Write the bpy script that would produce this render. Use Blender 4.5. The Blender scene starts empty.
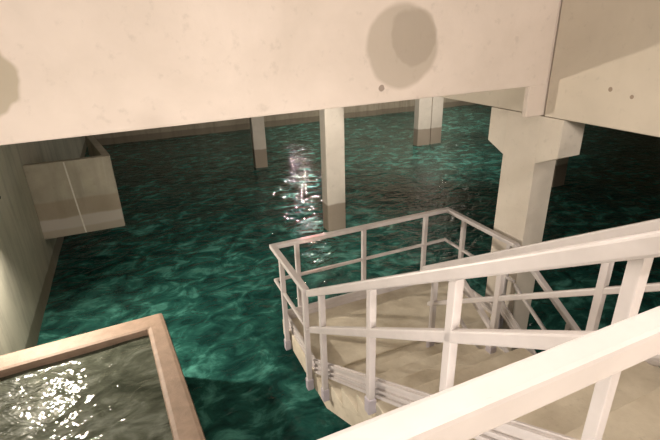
import bpy, bmesh, math, random
from mathutils import Vector, Matrix, noise
random.seed(4)
C = bpy.context.scene.collection
ZW = 4.2                         # the eye stands 4.2 m above the water, which is z = 0
def V(x, y, z): return Vector((x, y, z + ZW))   # heights below are measured from the eye

# ------------------------------------------------------------------ materials
def new_mat(name):
    m = bpy.data.materials.new(name); m.use_nodes = True
    nt = m.node_tree; b = nt.nodes['Principled BSDF']
    return m, nt, b
def N(nt, t, **kw):
    n = nt.nodes.new(t)
    for k, v in kw.items(): setattr(n, k, v)
    return n
def L(nt, a, b): nt.links.new(a, b)
def texco(nt, scale=(1, 1, 1)):
    g = N(nt, 'ShaderNodeNewGeometry'); mp = N(nt, 'ShaderNodeMapping')
    mp.inputs['Scale'].default_value = scale
    L(nt, g.outputs['Position'], mp.inputs['Vector'])
    return mp.outputs['Vector']
def tex_noise(nt, vec, scale, detail=4, rough=.55, dist=0):
    n = N(nt, 'ShaderNodeTexNoise'); n.inputs['Scale'].default_value = scale
    n.inputs['Detail'].default_value = detail; n.inputs['Roughness'].default_value = rough
    n.inputs['Distortion'].default_value = dist
    L(nt, vec, n.inputs['Vector']); return n.outputs['Fac']
def ramp(nt, fac, stops):
    r = N(nt, 'ShaderNodeValToRGB'); e = r.color_ramp.elements
    while len(e) < len(stops): e.new(.5)
    for el, (p, c) in zip(e, stops):
        el.position = p; el.color = (*c, 1) if len(c) == 3 else c
    L(nt, fac, r.inputs['Fac']); return r.outputs['Color']
def mix(nt, fac, a, b, mode='MIX'):
    m = N(nt, 'ShaderNodeMix', data_type='RGBA', blend_type=mode)
    if isinstance(fac, (int, float)): m.inputs[0].default_value = fac
    else: L(nt, fac, m.inputs[0])
    for s, i in ((a, 6), (b, 7)):
        if isinstance(s, tuple): m.inputs[i].default_value = (*s, 1)
        else: L(nt, s, m.inputs[i])
    return m.outputs[2]
def mth(nt, op, a, b=0.0, c=None):
    m = N(nt, 'ShaderNodeMath', operation=op)
    for i, s in enumerate((a, b) if c is None else (a, b, c)):
        if isinstance(s, (int, float)): m.inputs[i].default_value = s
        else: L(nt, s, m.inputs[i])
    return m.outputs[0]
def smooth(nt, v, lo, hi):
    m = N(nt, 'ShaderNodeMapRange', interpolation_type='SMOOTHSTEP')
    m.inputs[1].default_value = lo; m.inputs[2].default_value = hi
    L(nt, v, m.inputs[0]); return m.outputs[0]
def sepxyz(nt):
    g = N(nt, 'ShaderNodeNewGeometry'); s = N(nt, 'ShaderNodeSeparateXYZ')
    L(nt, g.outputs['Position'], s.inputs[0]); return s.outputs
def bump(nt, b, h, strength=.3, dist=.01):
    n = N(nt, 'ShaderNodeBump'); n.inputs['Strength'].default_value = strength
    n.inputs['Distance'].default_value = dist
    L(nt, h, n.inputs['Height']); L(nt, n.outputs[0], b.inputs['Normal'])

def concrete(name, c1, c2, scale=1.6, rough=.85, spots=(), streak=0, tide=None, seep=0, bmp=.25):
    """c1/c2 mottled concrete. spots: (centre xyz, radius, colour, edge noise); tide: (height above water, colour)."""
    m, nt, b = new_mat(name); v = texco(nt)
    n1 = tex_noise(nt, v, scale, 5, .6, .3)
    col = ramp(nt, n1, [(.3, c1), (.7, c2)])
    n2 = tex_noise(nt, v, scale*9, 4, .6)
    col = mix(nt, mth(nt, 'MULTIPLY', smooth(nt, n2, .58, .75), .25), col, tuple(x*.6 for x in c1))
    if streak:
        sv = texco(nt, (4, 4, .5)); ns = tex_noise(nt, sv, 1.0, 4, .6, .4)
        col = mix(nt, mth(nt, 'MULTIPLY', smooth(nt, ns, .45, .7), streak), col, tuple(x*.45 for x in c1))
        sv2 = texco(nt, (6, 6, .3)); ns2 = tex_noise(nt, sv2, 1.3, 3, .6, .2)
        col = mix(nt, mth(nt, 'MULTIPLY', smooth(nt, ns2, .58, .72), streak*.6), col, (.62, .60, .52))
    if tide:
        s = sepxyz(nt)
        for h, tc, amt in tide:
            hz = mth(nt, 'ADD', s[2], mth(nt, 'MULTIPLY', mth(nt, 'SUBTRACT', tex_noise(nt, v, 2.5, 3), .5), .08))
            f = mth(nt, 'SUBTRACT', 1.0, smooth(nt, hz, h-.025, h+.025))
            col = mix(nt, mth(nt, 'MULTIPLY', f, amt), col, tc)
    for (c, r, sc, amt, en) in spots:
        g = N(nt, 'ShaderNodeNewGeometry'); d = N(nt, 'ShaderNodeVectorMath', operation='DISTANCE')
        L(nt, g.outputs['Position'], d.inputs[0]); d.inputs[1].default_value = V(*c)
        dd = mth(nt, 'ADD', d.outputs['Value'], mth(nt, 'MULTIPLY', mth(nt, 'SUBTRACT', tex_noise(nt, v, 2.2/max(r*2, .15), 2, .5), .5), en*r))
        f = mth(nt, 'SUBTRACT', 1.0, smooth(nt, dd, r*.9, r*1.04))
        col = mix(nt, mth(nt, 'MULTIPLY', f, amt), col, sc)
    L(nt, col, b.inputs['Base Color']); b.inputs['Roughness'].default_value = rough
    b.inputs['Specular IOR Level'].default_value = .25
    bump(nt, b, tex_noise(nt, v, 28, 5, .65), bmp, .006)
    return m

def paint(name, c, rough=.42):
    m, nt, b = new_mat(name); v = texco(nt)
    n = tex_noise(nt, v, 6, 4, .6)
    col = ramp(nt, n, [(.3, tuple(x*.9 for x in c)), (.65, c)])
    L(nt, col, b.inputs['Base Color']); b.inputs['Roughness'].default_value = rough
    bump(nt, b, tex_noise(nt, v, 90, 2), .06, .002)
    return m
def plain(name, c, rough=.5, metal=0):
    m, nt, b = new_mat(name); v = texco(nt)
    L(nt, ramp(nt, tex_noise(nt, v, 20, 3), [(.3, tuple(x*.85 for x in c)), (.7, c)]), b.inputs['Base Color'])
    b.inputs['Roughness'].default_value = rough; b.inputs['Metallic'].default_value = metal
    return m
def emit(name, c, s):
    m, nt, b = new_mat(name); b.inputs['Base Color'].default_value = (*c, 1)
    b.inputs['Emission Color'].default_value = (*c, 1); b.inputs['Emission Strength'].default_value = s
    return m

TIDE = [(.64, (.22, .17, .12), .75)]
M = {}
M['beam'] = concrete('beam_concrete', (.57, .495, .435), (.67, .585, .525), 1.2, .9, bmp=.15, spots=[
    ((2.03, 3.18, -.13), .335, (.34, .29, .23), .62, .25),
    ((2.13, 3.18, -.06), .215, (.27, .23, .18), .38, .6),
    ((-.74, 3.18, -.205), .2, (.38, .33, .25), .85, .5),
    ((1.85, 3.18, -.43), .025, (.2, .15, .12), .75, .9)])
M['beam_b'] = concrete('cross_beam_concrete', (.55, .49, .41), (.63, .565, .475), 1.4, .9, bmp=.15, spots=[
    ((3.65, 2.55, -.51), .02, (.25, .18, .13), .8, .6),
    ((3.65, 2.36, -.55), .018, (.25, .18, .13), .8, .6),
    ((3.65, 3.25, -.80), .07, (.28, .23, .19), .6, .9)])
M['column'] = concrete('column_concrete', (.50, .45, .38), (.62, .56, .475), 1.5, .85, tide=TIDE)
M['column_front'] = concrete('front_column_concrete', (.55, .49, .42), (.64, .58, .50), 1.6, .85, tide=TIDE)
M['wall'] = concrete('wet_wall_concrete', (.40, .39, .315), (.52, .505, .41), 1.0, .6, streak=.4, tide=[(.30, (.13, .115, .075), .75)])
M['far_wall'] = concrete('far_wall_concrete', (.33, .28, .21), (.46, .40, .30), .8, .85, streak=.35, tide=[(.28, (.15, .12, .085), .6)])
M['ceiling'] = concrete('ceiling_concrete', (.40, .36, .31), (.48, .43, .37), 1.0, .9)
M['stair'] = concrete('stair_concrete', (.45, .39, .30), (.66, .60, .49), 3.2, .8, bmp=.4)
M['rim'] = concrete('basin_rim_concrete', (.20, .14, .10), (.275, .195, .142), 7, .6, bmp=.6)
M['trough'] = concrete('trough_concrete', (.31, .28, .22), (.43, .39, .31), 1.6, .8, streak=.2,
                       tide=[(1.42, (.27, .21, .15), .5), (1.08, (.46, .42, .38), .75), (.86, (.33, .29, .22), .7)])
M['paint'] = paint('white_paint', (.54, .495, .48))
M['sleeve'] = paint('grey_socket_paint', (.46, .42, .46), .5)
M['bed'] = concrete('pool_bed', (.03, .12, .10), (.06, .2, .17), .7, .9)
M['black'] = plain('black_metal', (.02, .02, .02), .4)
M['lens'] = emit('lamp_glass', (1, .9, .76), 12)
M['drip'] = plain('lime_streak', (.68, .65, .58), .7)

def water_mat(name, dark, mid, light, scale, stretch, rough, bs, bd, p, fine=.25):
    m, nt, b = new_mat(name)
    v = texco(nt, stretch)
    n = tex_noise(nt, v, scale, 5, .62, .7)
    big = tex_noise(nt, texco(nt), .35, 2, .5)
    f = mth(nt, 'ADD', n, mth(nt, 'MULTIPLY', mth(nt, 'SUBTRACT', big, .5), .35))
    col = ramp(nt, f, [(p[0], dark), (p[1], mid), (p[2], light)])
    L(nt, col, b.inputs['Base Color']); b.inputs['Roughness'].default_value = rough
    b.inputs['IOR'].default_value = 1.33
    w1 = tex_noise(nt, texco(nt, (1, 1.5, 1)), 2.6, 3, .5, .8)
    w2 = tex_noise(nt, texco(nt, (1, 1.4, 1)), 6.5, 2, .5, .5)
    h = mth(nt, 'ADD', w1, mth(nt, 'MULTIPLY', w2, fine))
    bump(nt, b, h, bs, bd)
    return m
M['water'] = water_mat('teal_water', (.007, .033, .028), (.017, .080, .064), (.085, .28, .225), 2.3, (1, 1.3, 1), .008, 1.0, .055, (.37, .53, .73))  # pale strokes stand in for caustic light, painted as colour noise
M['basin_water'] = water_mat('basin_water', (.032, .036, .026), (.062, .067, .05), (.14, .15, .125), 2.6, (1, 1.3, 1), .03, 1.0, .05, (.36, .52, .75), .35)

# ------------------------------------------------------------------ mesh helpers
def add_box(bm, lo, hi, mat=None):
    lo, hi = Vector(lo), Vector(hi)
    r = bmesh.ops.create_cube(bm, size=1)
    c = (lo+hi)/2; d = hi-lo
    for v in r['verts']:
        v.co = Vector((v.co.x*d.x, v.co.y*d.y, v.co.z*d.z)) + c
        if mat is not None: v.co = mat @ v.co
    return r['verts']
def add_bar(bm, p0, p1, w, h, up=(0, 0, 1)):
    """rectangular bar along p0-p1, w across, h along 'up'."""
    p0, p1 = Vector(p0), Vector(p1); d = (p1-p0); ln = d.length; d.normalize()
    s = d.cross(Vector(up)).normalized(); u = s.cross(d).normalized()
    vs = [bm.verts.new(p + s*a*w/2 + u*b*h/2) for p in (p0, p1) for a, b in ((-1, -1), (1, -1), (1, 1), (-1, 1))]
    for f in ((3, 2, 1, 0), (4, 5, 6, 7), (0, 1, 5, 4), (1, 2, 6, 5), (2, 3, 7, 6), (3, 0, 4, 7)):
        bm.faces.new([vs[i] for i in f])
def add_path(bm, pts, w, h):
    """rectangular tube along a polyline, mitred at the corners, top kept level across."""
    P = [Vector(p) for p in pts]; rings = []
    for i, p in enumerate(P):
        a = (P[i]-P[i-1]) if i else (P[1]-P[0]); b = (P[i+1]-P[i]) if i < len(P)-1 else a
        ha = Vector((a.x, a.y, 0)).normalized(); hb = Vector((b.x, b.y, 0)).normalized()
        t = (ha+hb).normalized(); s = Vector((t.y, -t.x, 0)); k = 1/max(.3, t.dot(hb))
        d = (a.normalized()+b.normalized()).normalized(); kz = 1/max(.4, Vector((d.x, d.y, 0)).length)
        rings.append([bm.verts.new(p + s*q*w/2*k + Vector((0, 0, r*h/2*kz))) for q, r in ((-1, -1), (1, -1), (1, 1), (-1, 1))])
    for r0, r1 in zip(rings, rings[1:]):
        for j in range(4): bm.faces.new((r0[j], r0[(j+1) % 4], r1[(j+1) % 4], r1[j]))
    bm.faces.new(rings[0][::-1]); bm.faces.new(rings[-1])
def add_prism(bm, poly, axis, a, b):
    """poly of 2-D points extruded along axis 'x' (points y,z), 'y' (x,z) or 'z' (x,y)."""
    def pt(q, t): return {'x': (t, q[0], q[1]), 'y': (q[0], t, q[1]), 'z': (q[0], q[1], t)}[axis]
    A = [bm.verts.new(pt(q, a)) for q in poly]; B = [bm.verts.new(pt(q, b)) for q in poly]
    n = len(poly)
    for i in range(n): bm.faces.new((A[i], A[(i+1) % n], B[(i+1) % n], B[i]))
    bm.faces.new(A[::-1]); bm.faces.new(B)
def obj(name, bm, mat, parent=None, bevel=0, smoothed=False):
    bmesh.ops.recalc_face_normals(bm, faces=bm.faces[:])
    if bevel:
        bmesh.ops.bevel(bm, geom=[e for e in bm.edges if len(e.link_faces) == 2 and e.calc_face_angle() > .3],
                        offset=bevel, segments=2, profile=.6, affect='EDGES')
    me = bpy.data.meshes.new(name); bm.to_mesh(me); bm.free()
    me.materials.append(mat)
    if smoothed:
        for p in me.polygons: p.use_smooth = True
    o = bpy.data.objects.new(name, me); C.objects.link(o)
    if parent:
        o.parent = parent; o.matrix_parent_inverse = Matrix.Translation(-parent.location)
    return o
def BM(): return bmesh.new()
def tag(o, label, cat, group=None, kind=None):
    o['label'] = label; o['category'] = cat
    if group: o['group'] = group
    if kind: o['kind'] = kind
    return o
def thing(name, label, cat, loc, group=None):
    o = bpy.data.objects.new(name, None); C.objects.link(o); o.location = loc; o.empty_display_size = .2
    return tag(o, label, cat, group)
def struct(name, bm, mat, bevel=0):
    o = obj(name, bm, mat, None, bevel); o['kind'] = 'structure'; return o
def box_obj(name, lo, hi, mat, parent=None, bevel=0):
    bm = BM(); add_box(bm, V(*lo), V(*hi)); return obj(name, bm, mat, parent, bevel)

# ------------------------------------------------------------------ the hall
CEIL = 1.25
XR, YF, YN = 27.0, 21.0, -4.0
BED = -6.6
def wx(y): return -1.91 + y*0          # face of the left wall
bm = BM(); add_prism(bm, [(wx(YN)-.4, YN), (wx(YN), YN), (wx(YF), YF), (wx(YF)-.4, YF)], 'z', BED+ZW, CEIL+ZW)
struct('wall_left', bm, M['wall'])
bm = BM(); add_box(bm, V(wx(YF)-.4, YF, BED), V(XR+.4, YF+.4, CEIL)); struct('wall_back', bm, M['far_wall'])
bm = BM(); add_box(bm, V(XR, YN, BED), V(XR+.4, YF, CEIL)); struct('wall_right', bm, M['far_wall'])
bm = BM(); add_box(bm, V(wx(YN)-.4, YN-.4, BED), V(XR+.4, YN, CEIL)); struct('wall_front', bm, M['far_wall'])
bm = BM(); add_box(bm, V(wx(YF)-.4, YN-.4, CEIL), V(XR+.4, YF+.4, CEIL+.3)); struct('ceiling', bm, M['ceiling'])
bm = BM(); add_box(bm, V(wx(YF)-.4, YN-.4, BED-.3), V(XR+.4, YF+.4, BED)); struct('floor', bm, M['bed'])

# water of the reservoir: a rippled surface
def ripples(name, x0, x1, y0, y1, z, step, amp, mat, clip=None):
    nx, ny = int((x1-x0)/step), int((y1-y0)/step); vs = []; fs = []
    for j in range(ny+1):
        for i in range(nx+1):
            x, y = x0+(x1-x0)*i/nx, y0+(y1-y0)*j/ny
            if clip: x, y = clip(i/nx, j/ny)
            h = noise.noise(Vector((x*1.1, y*1.6, .3)))*.6 + noise.noise(Vector((x*2.6+5, y*3.4, 1.7)))*.35
            vs.append((x, y, z+ZW+amp*h))
    for j in range(ny):
        for i in range(nx):
            a = j*(nx+1)+i; fs.append((a, a+1, a+nx+2, a+nx+1))
    me = bpy.data.meshes.new(name); me.from_pydata(vs, [], fs); me.materials.append(mat)
    for p in me.polygons: p.use_smooth = True
    o = bpy.data.objects.new(name, me); C.objects.link(o); return o
def wclip(u, v):
    y = YN + (YF-YN)*v; x0 = wx(y); return x0 + (XR-x0)*u, y
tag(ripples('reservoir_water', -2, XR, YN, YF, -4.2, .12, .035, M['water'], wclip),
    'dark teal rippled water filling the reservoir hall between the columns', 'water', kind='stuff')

# ------------------------------------------------------------------ beams
bm = BM()
add_prism(bm, [(wx(3.3)+.02, CEIL-.003+ZW), (wx(3.3)+.02, -.585+ZW), (3.43, -.53+ZW), (3.645, -.53+ZW), (3.645, CEIL-.003+ZW)], 'y', 3.18, 3.48)
add_box(bm, V(3.43, 3.18, -.815), V(3.945, 3.235, -.52)); add_box(bm, V(3.645, 3.18, -.53), V(3.945, 3.235, CEIL-.003))
o = obj('concrete_beam', bm, M['beam'], None, .012)
tag(o, 'wide pale concrete beam across the top with a round grey patch', 'beam')
bm = BM(); add_box(bm, V(3.65, YN+.004, -.82), V(3.96, 3.165, CEIL-.003))
tag(obj('concrete_beam', bm, M['beam_b'], None, .012), 'concrete cross beam running toward the viewer right of the corbelled column', 'beam')
bm = BM(); add_box(bm, V(3.65, 3.24, -.82), V(3.96, YF-.004, CEIL-.003))
tag(obj('concrete_beam', bm, M['beam_b'], None, .012), 'shadowed concrete cross beam running back from the corbelled column under the wide beam', 'beam')

# ------------------------------------------------------------------ columns
def column(x, y, w, d, label, mat='column', top=CEIL, group=None):
    o = box_obj('concrete_column', (x, y, BED), (x+w, y+d, top), M[mat], None, .018)
    return tag(o, label, 'column', group)
t = thing('concrete_column', 'pale concrete column with corbels behind the stair railings, carrying the beams', 'column', V(3.83, 3.4, BED))
box_obj('shaft', (3.655, 3.19, BED), (3.955, 3.63, -.825), M['column_front'], t, .004)
for s, (ya, yb) in ((1, (3.63, 3.88)), (-1, (3.19, 2.94))):
    bm = BM(); add_prism(bm, [(ya, -.825+ZW), (yb, -.825+ZW), (yb, -1.19+ZW), (ya, -1.30+ZW)], 'x', 3.655, 3.955)
    obj('corbel', bm, M['column_front'], t, .004)
column(3.62, 8.5, .44, .3, 'square column with brown tide mark beside the sparkling reflection, nearest left of the corbelled column', top=-.823)
column(3.52, 14.3, .42, .3, 'thin far column with dark left side, leftmost in the water', top=-.823)
column(9.88, 14.2, .57, .3, 'left half of the paired far columns under the beam', top=CEIL-.003)
column(10.49, 14.2, .49, .3, 'right half of the paired far columns under the beam', top=CEIL-.003)
column(10.38, 8.34, .45, .45, 'brown column mostly hidden behind the corbelled column', top=CEIL-.003)

# ------------------------------------------------------------------ trough on the left wall
t = thing('concrete_trough', 'grey concrete trough with a white drip line hanging on the left wall', 'trough', V(-1.2, 9.9, -3.49))
bm = BM()
y0, y1, xr = 9.2, 14.5, -.50
xl = wx(9.2)+.001
add_box(bm, V(xl, y0, -3.49), V(xr, y0+.14, -2.05)); obj('front_panel', bm, M['trough'], t, .012)
bm = BM(); add_prism(bm, [(xr, y0+.141), (xr-.14, y0+.141), (xr-.56, 11.8), (xr-.42, 11.8)], 'z', -3.49+ZW, -2.05+ZW); obj('side_panel', bm, M['trough'], t, .008)
box_obj('base', (wx(9.3)+.001, y0+.142, -3.49), (xr-.62, 11.8, -3.35), M['trough'], t)
bm = BM(); pts = [(-1.27, -2.07), (-1.255, -2.4), (-1.24, -2.75), (-1.225, -3.05), (-1.20, -3.47)]
for (xa, za), (xb, zb) in zip(pts, pts[1:]):
    add_bar(bm, V(xa, y0-.003, za), V(xb, y0-.003, zb-.01), .024, .012, (0, -1, 0))
o = obj('lime_streak', bm, M['drip'], t); o['label'] = 'white drip line down the front'

# ------------------------------------------------------------------ basin lower left
RZ = -3.2; KB = 3.2/3.0         # rim height
outer = [(-.08*KB, 4.90*KB), (wx(5.2)+.01, 4.83*KB), (wx(2.0)+.01, 2.0), (.17, 2.0)]
inner = [(-.26*KB, 4.61*KB), (wx(4.85)+.06, 4.54*KB), (wx(2.2)+.06, 2.2), (-.115, 2.2)]
t = thing('water_basin', 'small concrete basin with tan rim at lower left, full of moving water', 'basin', V(-.8, 3.5, -4.4))
bm = BM()
def ring(ol, il, zb, zt):
    n = len(ol); rows = []
    for pts, z in ((ol, zb), (ol, zt), (il, zt), (il, zb)):
        rows.append([bm.verts.new(V(p[0], p[1], z)) for p in pts])
    for a, b in zip(rows, rows[1:]+rows[:1]):
        for i in range(n): bm.faces.new((a[i], a[(i+1) % n], b[(i+1) % n], b[i]))
ring(outer, inner, RZ-.16, RZ); obj('rim', bm, M['rim'], t, .045)
bm = BM()
sh = lambda pts, k: [(p[0]+(-.8-p[0])*k, p[1]+(3.5-p[1])*k) for p in pts]
ring(sh(outer, .02), sh(inner, -.03), BED, RZ-.161); obj('basin_wall', bm, M['trough'], t)
def bclip(u, v):
    a = Vector(inner[2]).lerp(Vector(inner[3]), u); b = Vector(inner[1]).lerp(Vector(inner[0]), u)
    p = a.lerp(b, v); c = Vector((-.75, 3.4)); p = c+(p-c)*1.0
    return p.x, p.y
tag(ripples('basin_water', -1.4, -.1, 2.2, 4.6, RZ-.085, .03, .022, M['basin_water'], bclip),
    'murky grey-green churning water inside the tan-rimmed basin', 'water', kind='stuff')

# ------------------------------------------------------------------ concrete stairs
SL = .623
ZL = -3.16
X1a, X1b = 1.215, 2.60           # upper flight
X2a, X2b = 2.62, 3.52             # lower flight
YE = 3.30                         # edge of the landing where both flights meet it
box_obj_landing = None
bm = BM(); add_box(bm, V(1.215, YE, ZL-.22), V(3.53, 4.35, ZL))
tag(obj('stair_landing', bm, M['stair'], None, .012), 'worn concrete landing slab between the two flights over the water', 'landing')
RUN, RISE = .29, .29*SL
t = thing('stair_flight', 'upper concrete flight rising from the landing toward the viewer', 'stairs', V(1.84, 3.3, ZL-.2))
NS = 10
bm = BM()
YR = 2.96+RUN                    # the first riser stands at YR-RUN
ytop = YR-RUN*NS; ztop = ZL+RISE*NS
add_prism(bm, [(YE-.002, ZL-.22+ZW), (YE-.002, ZL-.022+ZW), (YR-RUN-.002, ZL-.022+ZW), (ytop, ztop-RISE-.022+ZW), (ytop-.2, ztop-.06+ZW), (ytop-.2, ztop-.38+ZW), (YR-RUN+.1, ZL-.22+ZW)], 'x', X1a+.01, X1b-.01)
obj('flight_slab', bm, M['stair'], t)
for k in range(1, NS+1):
    yb = YR-RUN*(k+1) if k < NS else YR-RUN*k-.2
    bm = BM()
    z1 = ZL+RISE*k
    RUN_ = YR-RUN*k-yb
    f = yb+RUN_
    add_prism(bm, [(f+.018, z1+ZW), (f+.018, z1-.05+ZW), (f, z1-.06+ZW), (f, z1-RISE-.02+ZW), (yb+.001, z1-.03+ZW), (yb+.001, z1+ZW)], 'x', X1a, X1b)
    obj('step', bm, M['stair'], t, .006)
t = thing('stair_flight', 'lower concrete flight going down from the landing into the water behind the rails', 'stairs', V(3.0, 3.3, BED))
bm = BM()
NL = 9
add_prism(bm, [(YE-.002, ZL-.22+ZW), (YE-.002, ZL-.14+ZW), (YE-RUN*NL, ZL-.14-RISE*NL+ZW), (YE-RUN*NL, ZL-.34-RISE*NL+ZW)], 'x', X2a+.01, X2b-.01)
obj('flight_slab', bm, M['stair'], t)
for k in range(1, NL+1):
    yb = YE-RUN*(k-1); z1 = ZL-RISE*k
    bm = BM(); add_prism(bm, [(yb-.004, z1+ZW), (yb-.004, z1-.16+ZW), (yb-RUN-.02, z1-.16+ZW), (yb-RUN-.02, z1+ZW)], 'x', X2a, X2b)
    obj('step', bm, M['stair'], t, .006)
# upper platform on which the photographer stands
bm = BM(); PT = ZL+RISE*NS
add_box(bm, V(wx(YN)+.001, YN+.001, PT-.25), V(X1b+.02, ytop-.21, PT))
tag(obj('platform_slab', bm, M['stair'], None, .01), 'concrete platform at the head of the upper flight, lower right corner', 'platform')

# ------------------------------------------------------------------ railings
def zr(y): return -2.2 + SL*(3.3-y)
RW, RH = .064, .063
def post(parent, x, y, ztop, zbot, nx=0, ny=0, sz=.05, sleeve=True):
    bm = BM(); add_box(bm, V(x-sz/2, y-sz/2, zbot), V(x+sz/2, y+sz/2, ztop))
    p = obj('post', bm, M['paint'], parent, .006)
    if sleeve:
        bm = BM(); g = .008; s = sz/2+g
        add_box(bm, V(x-s, y-s, zbot-.02), V(x+s, y+s, zbot+.11))
        # bracket plate toward the slab
        q = obj('post_socket', bm, M['sleeve'], p, .008); q['label'] = 'grey socket clamping the post to the slab'
    return p
def rail(parent, pts, name, w, h):
    bm = BM(); add_path(bm, [V(*p) for p in pts], w, h)
    return obj(name, bm, M['paint'], parent, .01)
def toe(parent, pts, side):
    """channel shaped toe board along pts (top edge), flanges on 'side'."""
    bm = BM(); h = .15
    add_path(bm, [V(p[0], p[1], p[2]-h/2) for p in pts], .012, h)
    for dz, hh in ((-.012, .02), (-h+.012, .024), (-h*.55, .012)):
        add_path(bm, [V(p[0]+side[0]*.014, p[1]+side[1]*.014, p[2]+dz) for p in pts], .026, hh)
    return obj('toe_board', bm, M['paint'], parent)

XL, YFR, XRR = 1.18, 4.37, 3.56
# landing railing: left side, far side, right side
t = thing('landing_railing', 'white metal railing around the far edges of the stair landing', 'railing', V(1.18, 3.3, ZL))
rail(t, [(XL, 3.335, -2.2), (XL, YFR, -2.2), (XRR, YFR, -2.2), (XRR, 3.185, -2.2)], 'top_rail', RW, .05)
rail(t, [(XL, 3.335, -2.63), (XL, YFR, -2.63), (XRR, YFR, -2.63), (XRR, 3.135, -2.63)], 'mid_rail', .035, .035)
for x, y in ((XL, 4.08), (XL, 3.385)): post(t, x, y, -2.222, -3.37)
for x in (1.46, 2.325, 3.225): post(t, x, YFR, -2.222, -3.30)
for y in (4.03, 3.27): post(t, XRR, y, -2.222, -3.30)
toe(t, [(1.245, 3.34, ZL+.13), (1.245, 4.31, ZL+.13), (3.50, 4.31, ZL+.13), (3.50, 3.34, ZL+.13)], (0, 0))
# left railing of the upper flight
t = thing('stair_railing', 'white metal railing with three near posts along the left side of upper flight', 'railing', V(1.19, 3.3, ZL))
XA = 1.19
rail(t, [(XA, 3.30, -2.2), (XA, .47, zr(.47)-.006)], 'top_rail', RW, RH)
rail(t, [(XA, 3.28, -2.59), (XA, .47, -2.59+.652*(3.28-.47))], 'mid_rail', .05, .062)
for y, d in ((2.99, 1.16), (2.13, 1.04), (1.36, 1.0), (.645, .95)): post(t, XA, y, zr(y)-.03, zr(y)-d, sz=.05 if y > 1 else .043)
toe(t, [(1.245, 3.33, zr(3.33)-.79), (1.245, .46, zr(.46)-.79)], (-1, 0))
# right railing of the upper flight
t = thing('stair_railing', 'white metal railing between the two flights, behind the nearer sloping rail', 'railing', V(2.5, 3.3, ZL))
XB = 2.50
rail(t, [(XB, 3.36, zr(3.36)-.075), (XB, .47, zr(.47)-.045)], 'top_rail', RW, .066)
rail(t, [(XB, 3.25, zr(3.25)-.50), (XB, .47, zr(.47)-.43)], 'mid_rail', .04, .045)
toe(t, [(2.585, 1.5, zr(1.5)-.86), (2.585, .46, zr(.46)-.86)], (0, 0))
for y in (3.17, 2.34, 1.53, .52): post(t, XB, y, zr(y)-.10, zr(y)-1.07)
# outer railing of the lower flight
t = thing('stair_railing', 'white metal railing sloping down to the water beside the corbelled column', 'railing', V(3.56, 3.2, ZL))
def zd(y): return -2.2 - SL*(3.18-y)
rail(t, [(XRR, 3.18, zd(3.18)), (XRR, 1.55, zd(1.55))], 'top_rail', RW, .05)
rail(t, [(XRR, 3.13, zd(3.13)-.43), (XRR, 1.55, zd(1.55)-.43)], 'mid_rail', .035, .035)
for y in (2.4, 1.6): post(t, XRR, y, zd(y)-.03, zd(y)-1.1)
toe(t, [(3.54, 3.26, zd(3.26)-.78), (3.54, 1.5, zd(1.5)-.78)], (0, 0))
t = thing('stair_railing', 'white metal railing going down from the landing on the inner side of the lower flight', 'railing', V(2.7, 3.2, ZL))
XC = 2.70
rail(t, [(XC, 3.12, zd(3.12)), (XC, 1.55, zd(1.55))], 'top_rail', .05, .045)
rail(t, [(XC, 3.16, zd(3.16)-.43), (XC, 1.55, zd(1.55)-.43)], 'mid_rail', .035, .035)
for y in (3.10, 2.4, 1.6): post(t, XC, y, zd(y)-.03, zd(y)-1.05)
# guard rail of the platform, right in front of the camera
t = thing('platform_railing', 'thick white guard rail crossing the lower right corner, nearest to the viewer', 'railing', V(.4, .37, PT))
rail(t, [(wx(.4)+.03, .385, -.53), (1.22, .385, -.53)], 'top_rail', .055, .06)
rail(t, [(wx(.4)+.03, .36, -.93), (1.0, .36, -.93)], 'mid_rail', .04, .04)
for x in (1.06, -.55, -1.5): post(t, x, .34, -.56, PT, sleeve=False)

# ------------------------------------------------------------------ lamps
def flood(loc, aim, label, power, size, spot=None, color=(1, .89, .78), w=.3, h=.2, mount=None):
    t = thing('flood_light', label, 'lamp', V(*loc))
    R = (Vector(aim)-Vector(loc)).to_track_quat('-Z', 'Y').to_matrix().to_4x4()
    T = Matrix.Translation(V(*loc)) @ R
    bm = BM(); add_box(bm, (-w/2, -h/2, -.0), (w/2, h/2, .09), T); obj('housing', bm, M['black'], t, .01)
    bm = BM(); add_box(bm, (-w/2+.02, -h/2+.02, -.006), (w/2-.02, h/2-.02, -.001), T); obj('lens', bm, M['lens'], t)
    bm = BM(); add_box(bm, (-w/2-.02, -.02, .0), (-w/2-.005, .02, .2), T); add_box(bm, (w/2+.005, -.02, .0), (w/2+.02, .02, .2), T)
    add_box(bm, (-w/2-.02, -.02, .2), (w/2+.02, .02, .215), T); obj('bracket', bm, M['black'], t)
    if mount:
        bm = BM(); add_bar(bm, T @ Vector((0, 0, .2)), V(*mount), .03, .03, (.3, .2, 1)); obj('wall_arm', bm, M['black'], t)
    l = bpy.data.lights.new('flood_lamp', 'AREA'); l.shape = 'RECTANGLE'; l.size = w*.9; l.size_y = h*.9
    l.energy = power; l.color = color
    if spot: l.spread = spot
    o = bpy.data.objects.new('flood_lamp', l); C.objects.link(o)
    o.matrix_world = Matrix.Translation(V(*loc) + (R @ Vector((0, 0, -.03)))) @ R
    return t
flood((-1.70, 6.25, -1.76), (-1.15, 5.55, -2.35), 'black floodlight on the left wall at the picture edge, above the basin', 210, .2, color=(1, .89, .76), w=.16, h=.12, mount=(wx(6.3)+.002, 6.30, -1.62))
flood((-1.12, -1.3, -.75), (2.2, 3.2, -.9), 'floodlight on the left wall behind the viewer facing the wide beam', 12, .2, color=(1, .91, .83), mount=(wx(-1.5)+.002, -1.6, -.75))
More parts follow.
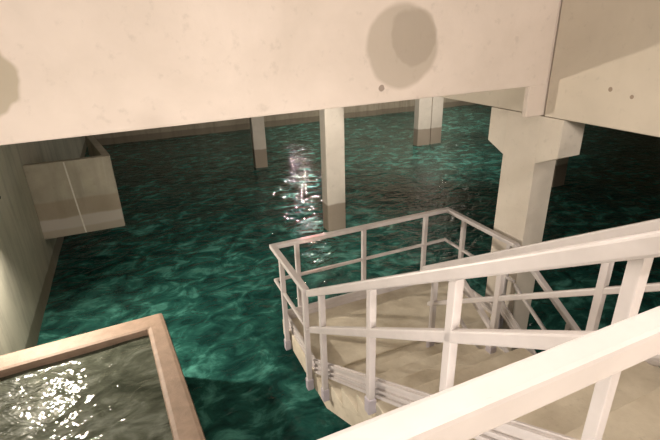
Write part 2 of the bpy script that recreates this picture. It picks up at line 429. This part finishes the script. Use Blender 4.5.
flood((.3, YN+.22, .6), (1.8, 4, -1.6), 'added fill floodlight high on the end wall behind the viewer', 105, .2, color=(1, .90, .82), mount=(.25, YN+.002, .62))  # unseen fill, added to brighten the faces turned to the viewer
flood((2.9, YN+.22, -.35), (3.3, 4, -1.4), 'added fill floodlight low on the end wall behind the viewer, right of the stairs', 140, .2, color=(1, .90, .80), mount=(2.9, YN+.002, -.33))  # second unseen fill, added for the front of the corbelled column
flood((7.45, 20.75, -.6), (7.2, 9, -3.8), 'floodlight high on the far wall hidden behind the wide beam', 130, .2, w=.14, h=.1, mount=(7.45, YF-.002, -.55))
# ceiling luminaire over the platform
def luminaire(loc, aim, sx, sy, power, label, spread=math.pi, color=(1, .9, .81)):
    t = thing('ceiling_light', label, 'lamp', V(*loc))
    bm = BM(); add_box(bm, V(loc[0]-sx/2-.03, loc[1]-sy/2-.03, loc[2]), V(loc[0]+sx/2+.03, loc[1]+sy/2+.03, CEIL)); obj('housing', bm, M['black'], t, .01)
    bm = BM(); add_box(bm, V(loc[0]-sx/2, loc[1]-sy/2, loc[2]-.01), V(loc[0]+sx/2, loc[1]+sy/2, loc[2]-.001)); obj('diffuser', bm, M['lens'], t)
    l = bpy.data.lights.new('luminaire_lamp', 'AREA'); l.shape = 'RECTANGLE'; l.size = sx; l.size_y = sy; l.energy = power; l.color = color; l.spread = spread
    o = bpy.data.objects.new('luminaire_lamp', l); C.objects.link(o); o.location = V(loc[0], loc[1], loc[2]-.03)
    d = Vector(aim)-Vector(loc); o.rotation_euler = d.to_track_quat('-Z', 'Y').to_euler()
luminaire((.6, .9, 1.05), (.6, .85, -1.6), .9, .25, 46, 'ceiling light above the platform behind the viewer')

luminaire((8.6, 9.6, 1.1), (9.6, 13.0, -2), 1.2, .2, 250, 'added fill light over the water in front of the paired far columns', spread=math.radians(110))  # added out of view to brighten the paired columns
luminaire((14, 17, 1.1), (13, 21, -3.5), 1.2, .2, 420, 'added fill light near the far wall')  # added out of view to lift the right part of the far wall
luminaire((2.6, 5.0, 1.1), (4.0, 9.0, -2.2), 1.0, .2, 135, 'added fill light over the water behind the wide beam', spread=math.radians(105))  # unseen source, added to light the columns behind the beam
# unseen fill strip added under the platform edge to wash the beam from below
t = thing('fill_strip', 'long added fill strip under the front edge of the platform', 'lamp', V(0, .44, -1.5))
box_obj('housing', (-.70, ytop-.209, -1.50), (.70, ytop-.15, -1.40), M['black'], t, .008)
box_obj('lens', (-.68, ytop-.1495, -1.49), (.68, ytop-.146, -1.41), M['lens'], t)
l = bpy.data.lights.new('fill_strip_lamp', 'AREA'); l.shape = 'RECTANGLE'; l.size = 1.36; l.size_y = .08; l.energy = 62; l.color = (1, .91, .83)
o = bpy.data.objects.new('fill_strip_lamp', l); C.objects.link(o); o.location = V(0, ytop-.12, -1.45)
o.rotation_euler = Vector((.1, 1, -.35)).to_track_quat('-Z', 'Y').to_euler()

w = bpy.data.worlds.new('world'); bpy.context.scene.world = w; w.use_nodes = True
w.node_tree.nodes['Background'].inputs[0].default_value = (.5, .45, .4, 1)
w.node_tree.nodes['Background'].inputs[1].default_value = .0

for o in bpy.data.objects:
    if o.parent is None and 'label' in o and 'kind' not in o: o['kind'] = 'thing'
# ------------------------------------------------------------------ camera
Mx = ((0.91322287, -0.40652602, -0.0275787), (-0.1818292, -0.34601982, -0.92043926), (0.36463973, 0.8455808, -0.38991151))
cam = bpy.data.cameras.new('camera'); co = bpy.data.objects.new('camera', cam); C.objects.link(co)
cam.sensor_width = 36; cam.lens = 447.2*36/660; cam.clip_start = .02; cam.clip_end = 100
r, u, b = Vector(Mx[0]), -Vector(Mx[1]), -Vector(Mx[2])
co.matrix_world = Matrix(((r.x, u.x, b.x, 0), (r.y, u.y, b.y, 0), (r.z, u.z, b.z, ZW), (0, 0, 0, 1)))
sc = bpy.context.scene; sc.camera = co
sc.view_settings.view_transform = 'Standard'; sc.view_settings.look = 'None'
sc.view_settings.exposure = 0.0; sc.view_settings.gamma = 1.0; sc.view_settings.use_curve_mapping = False
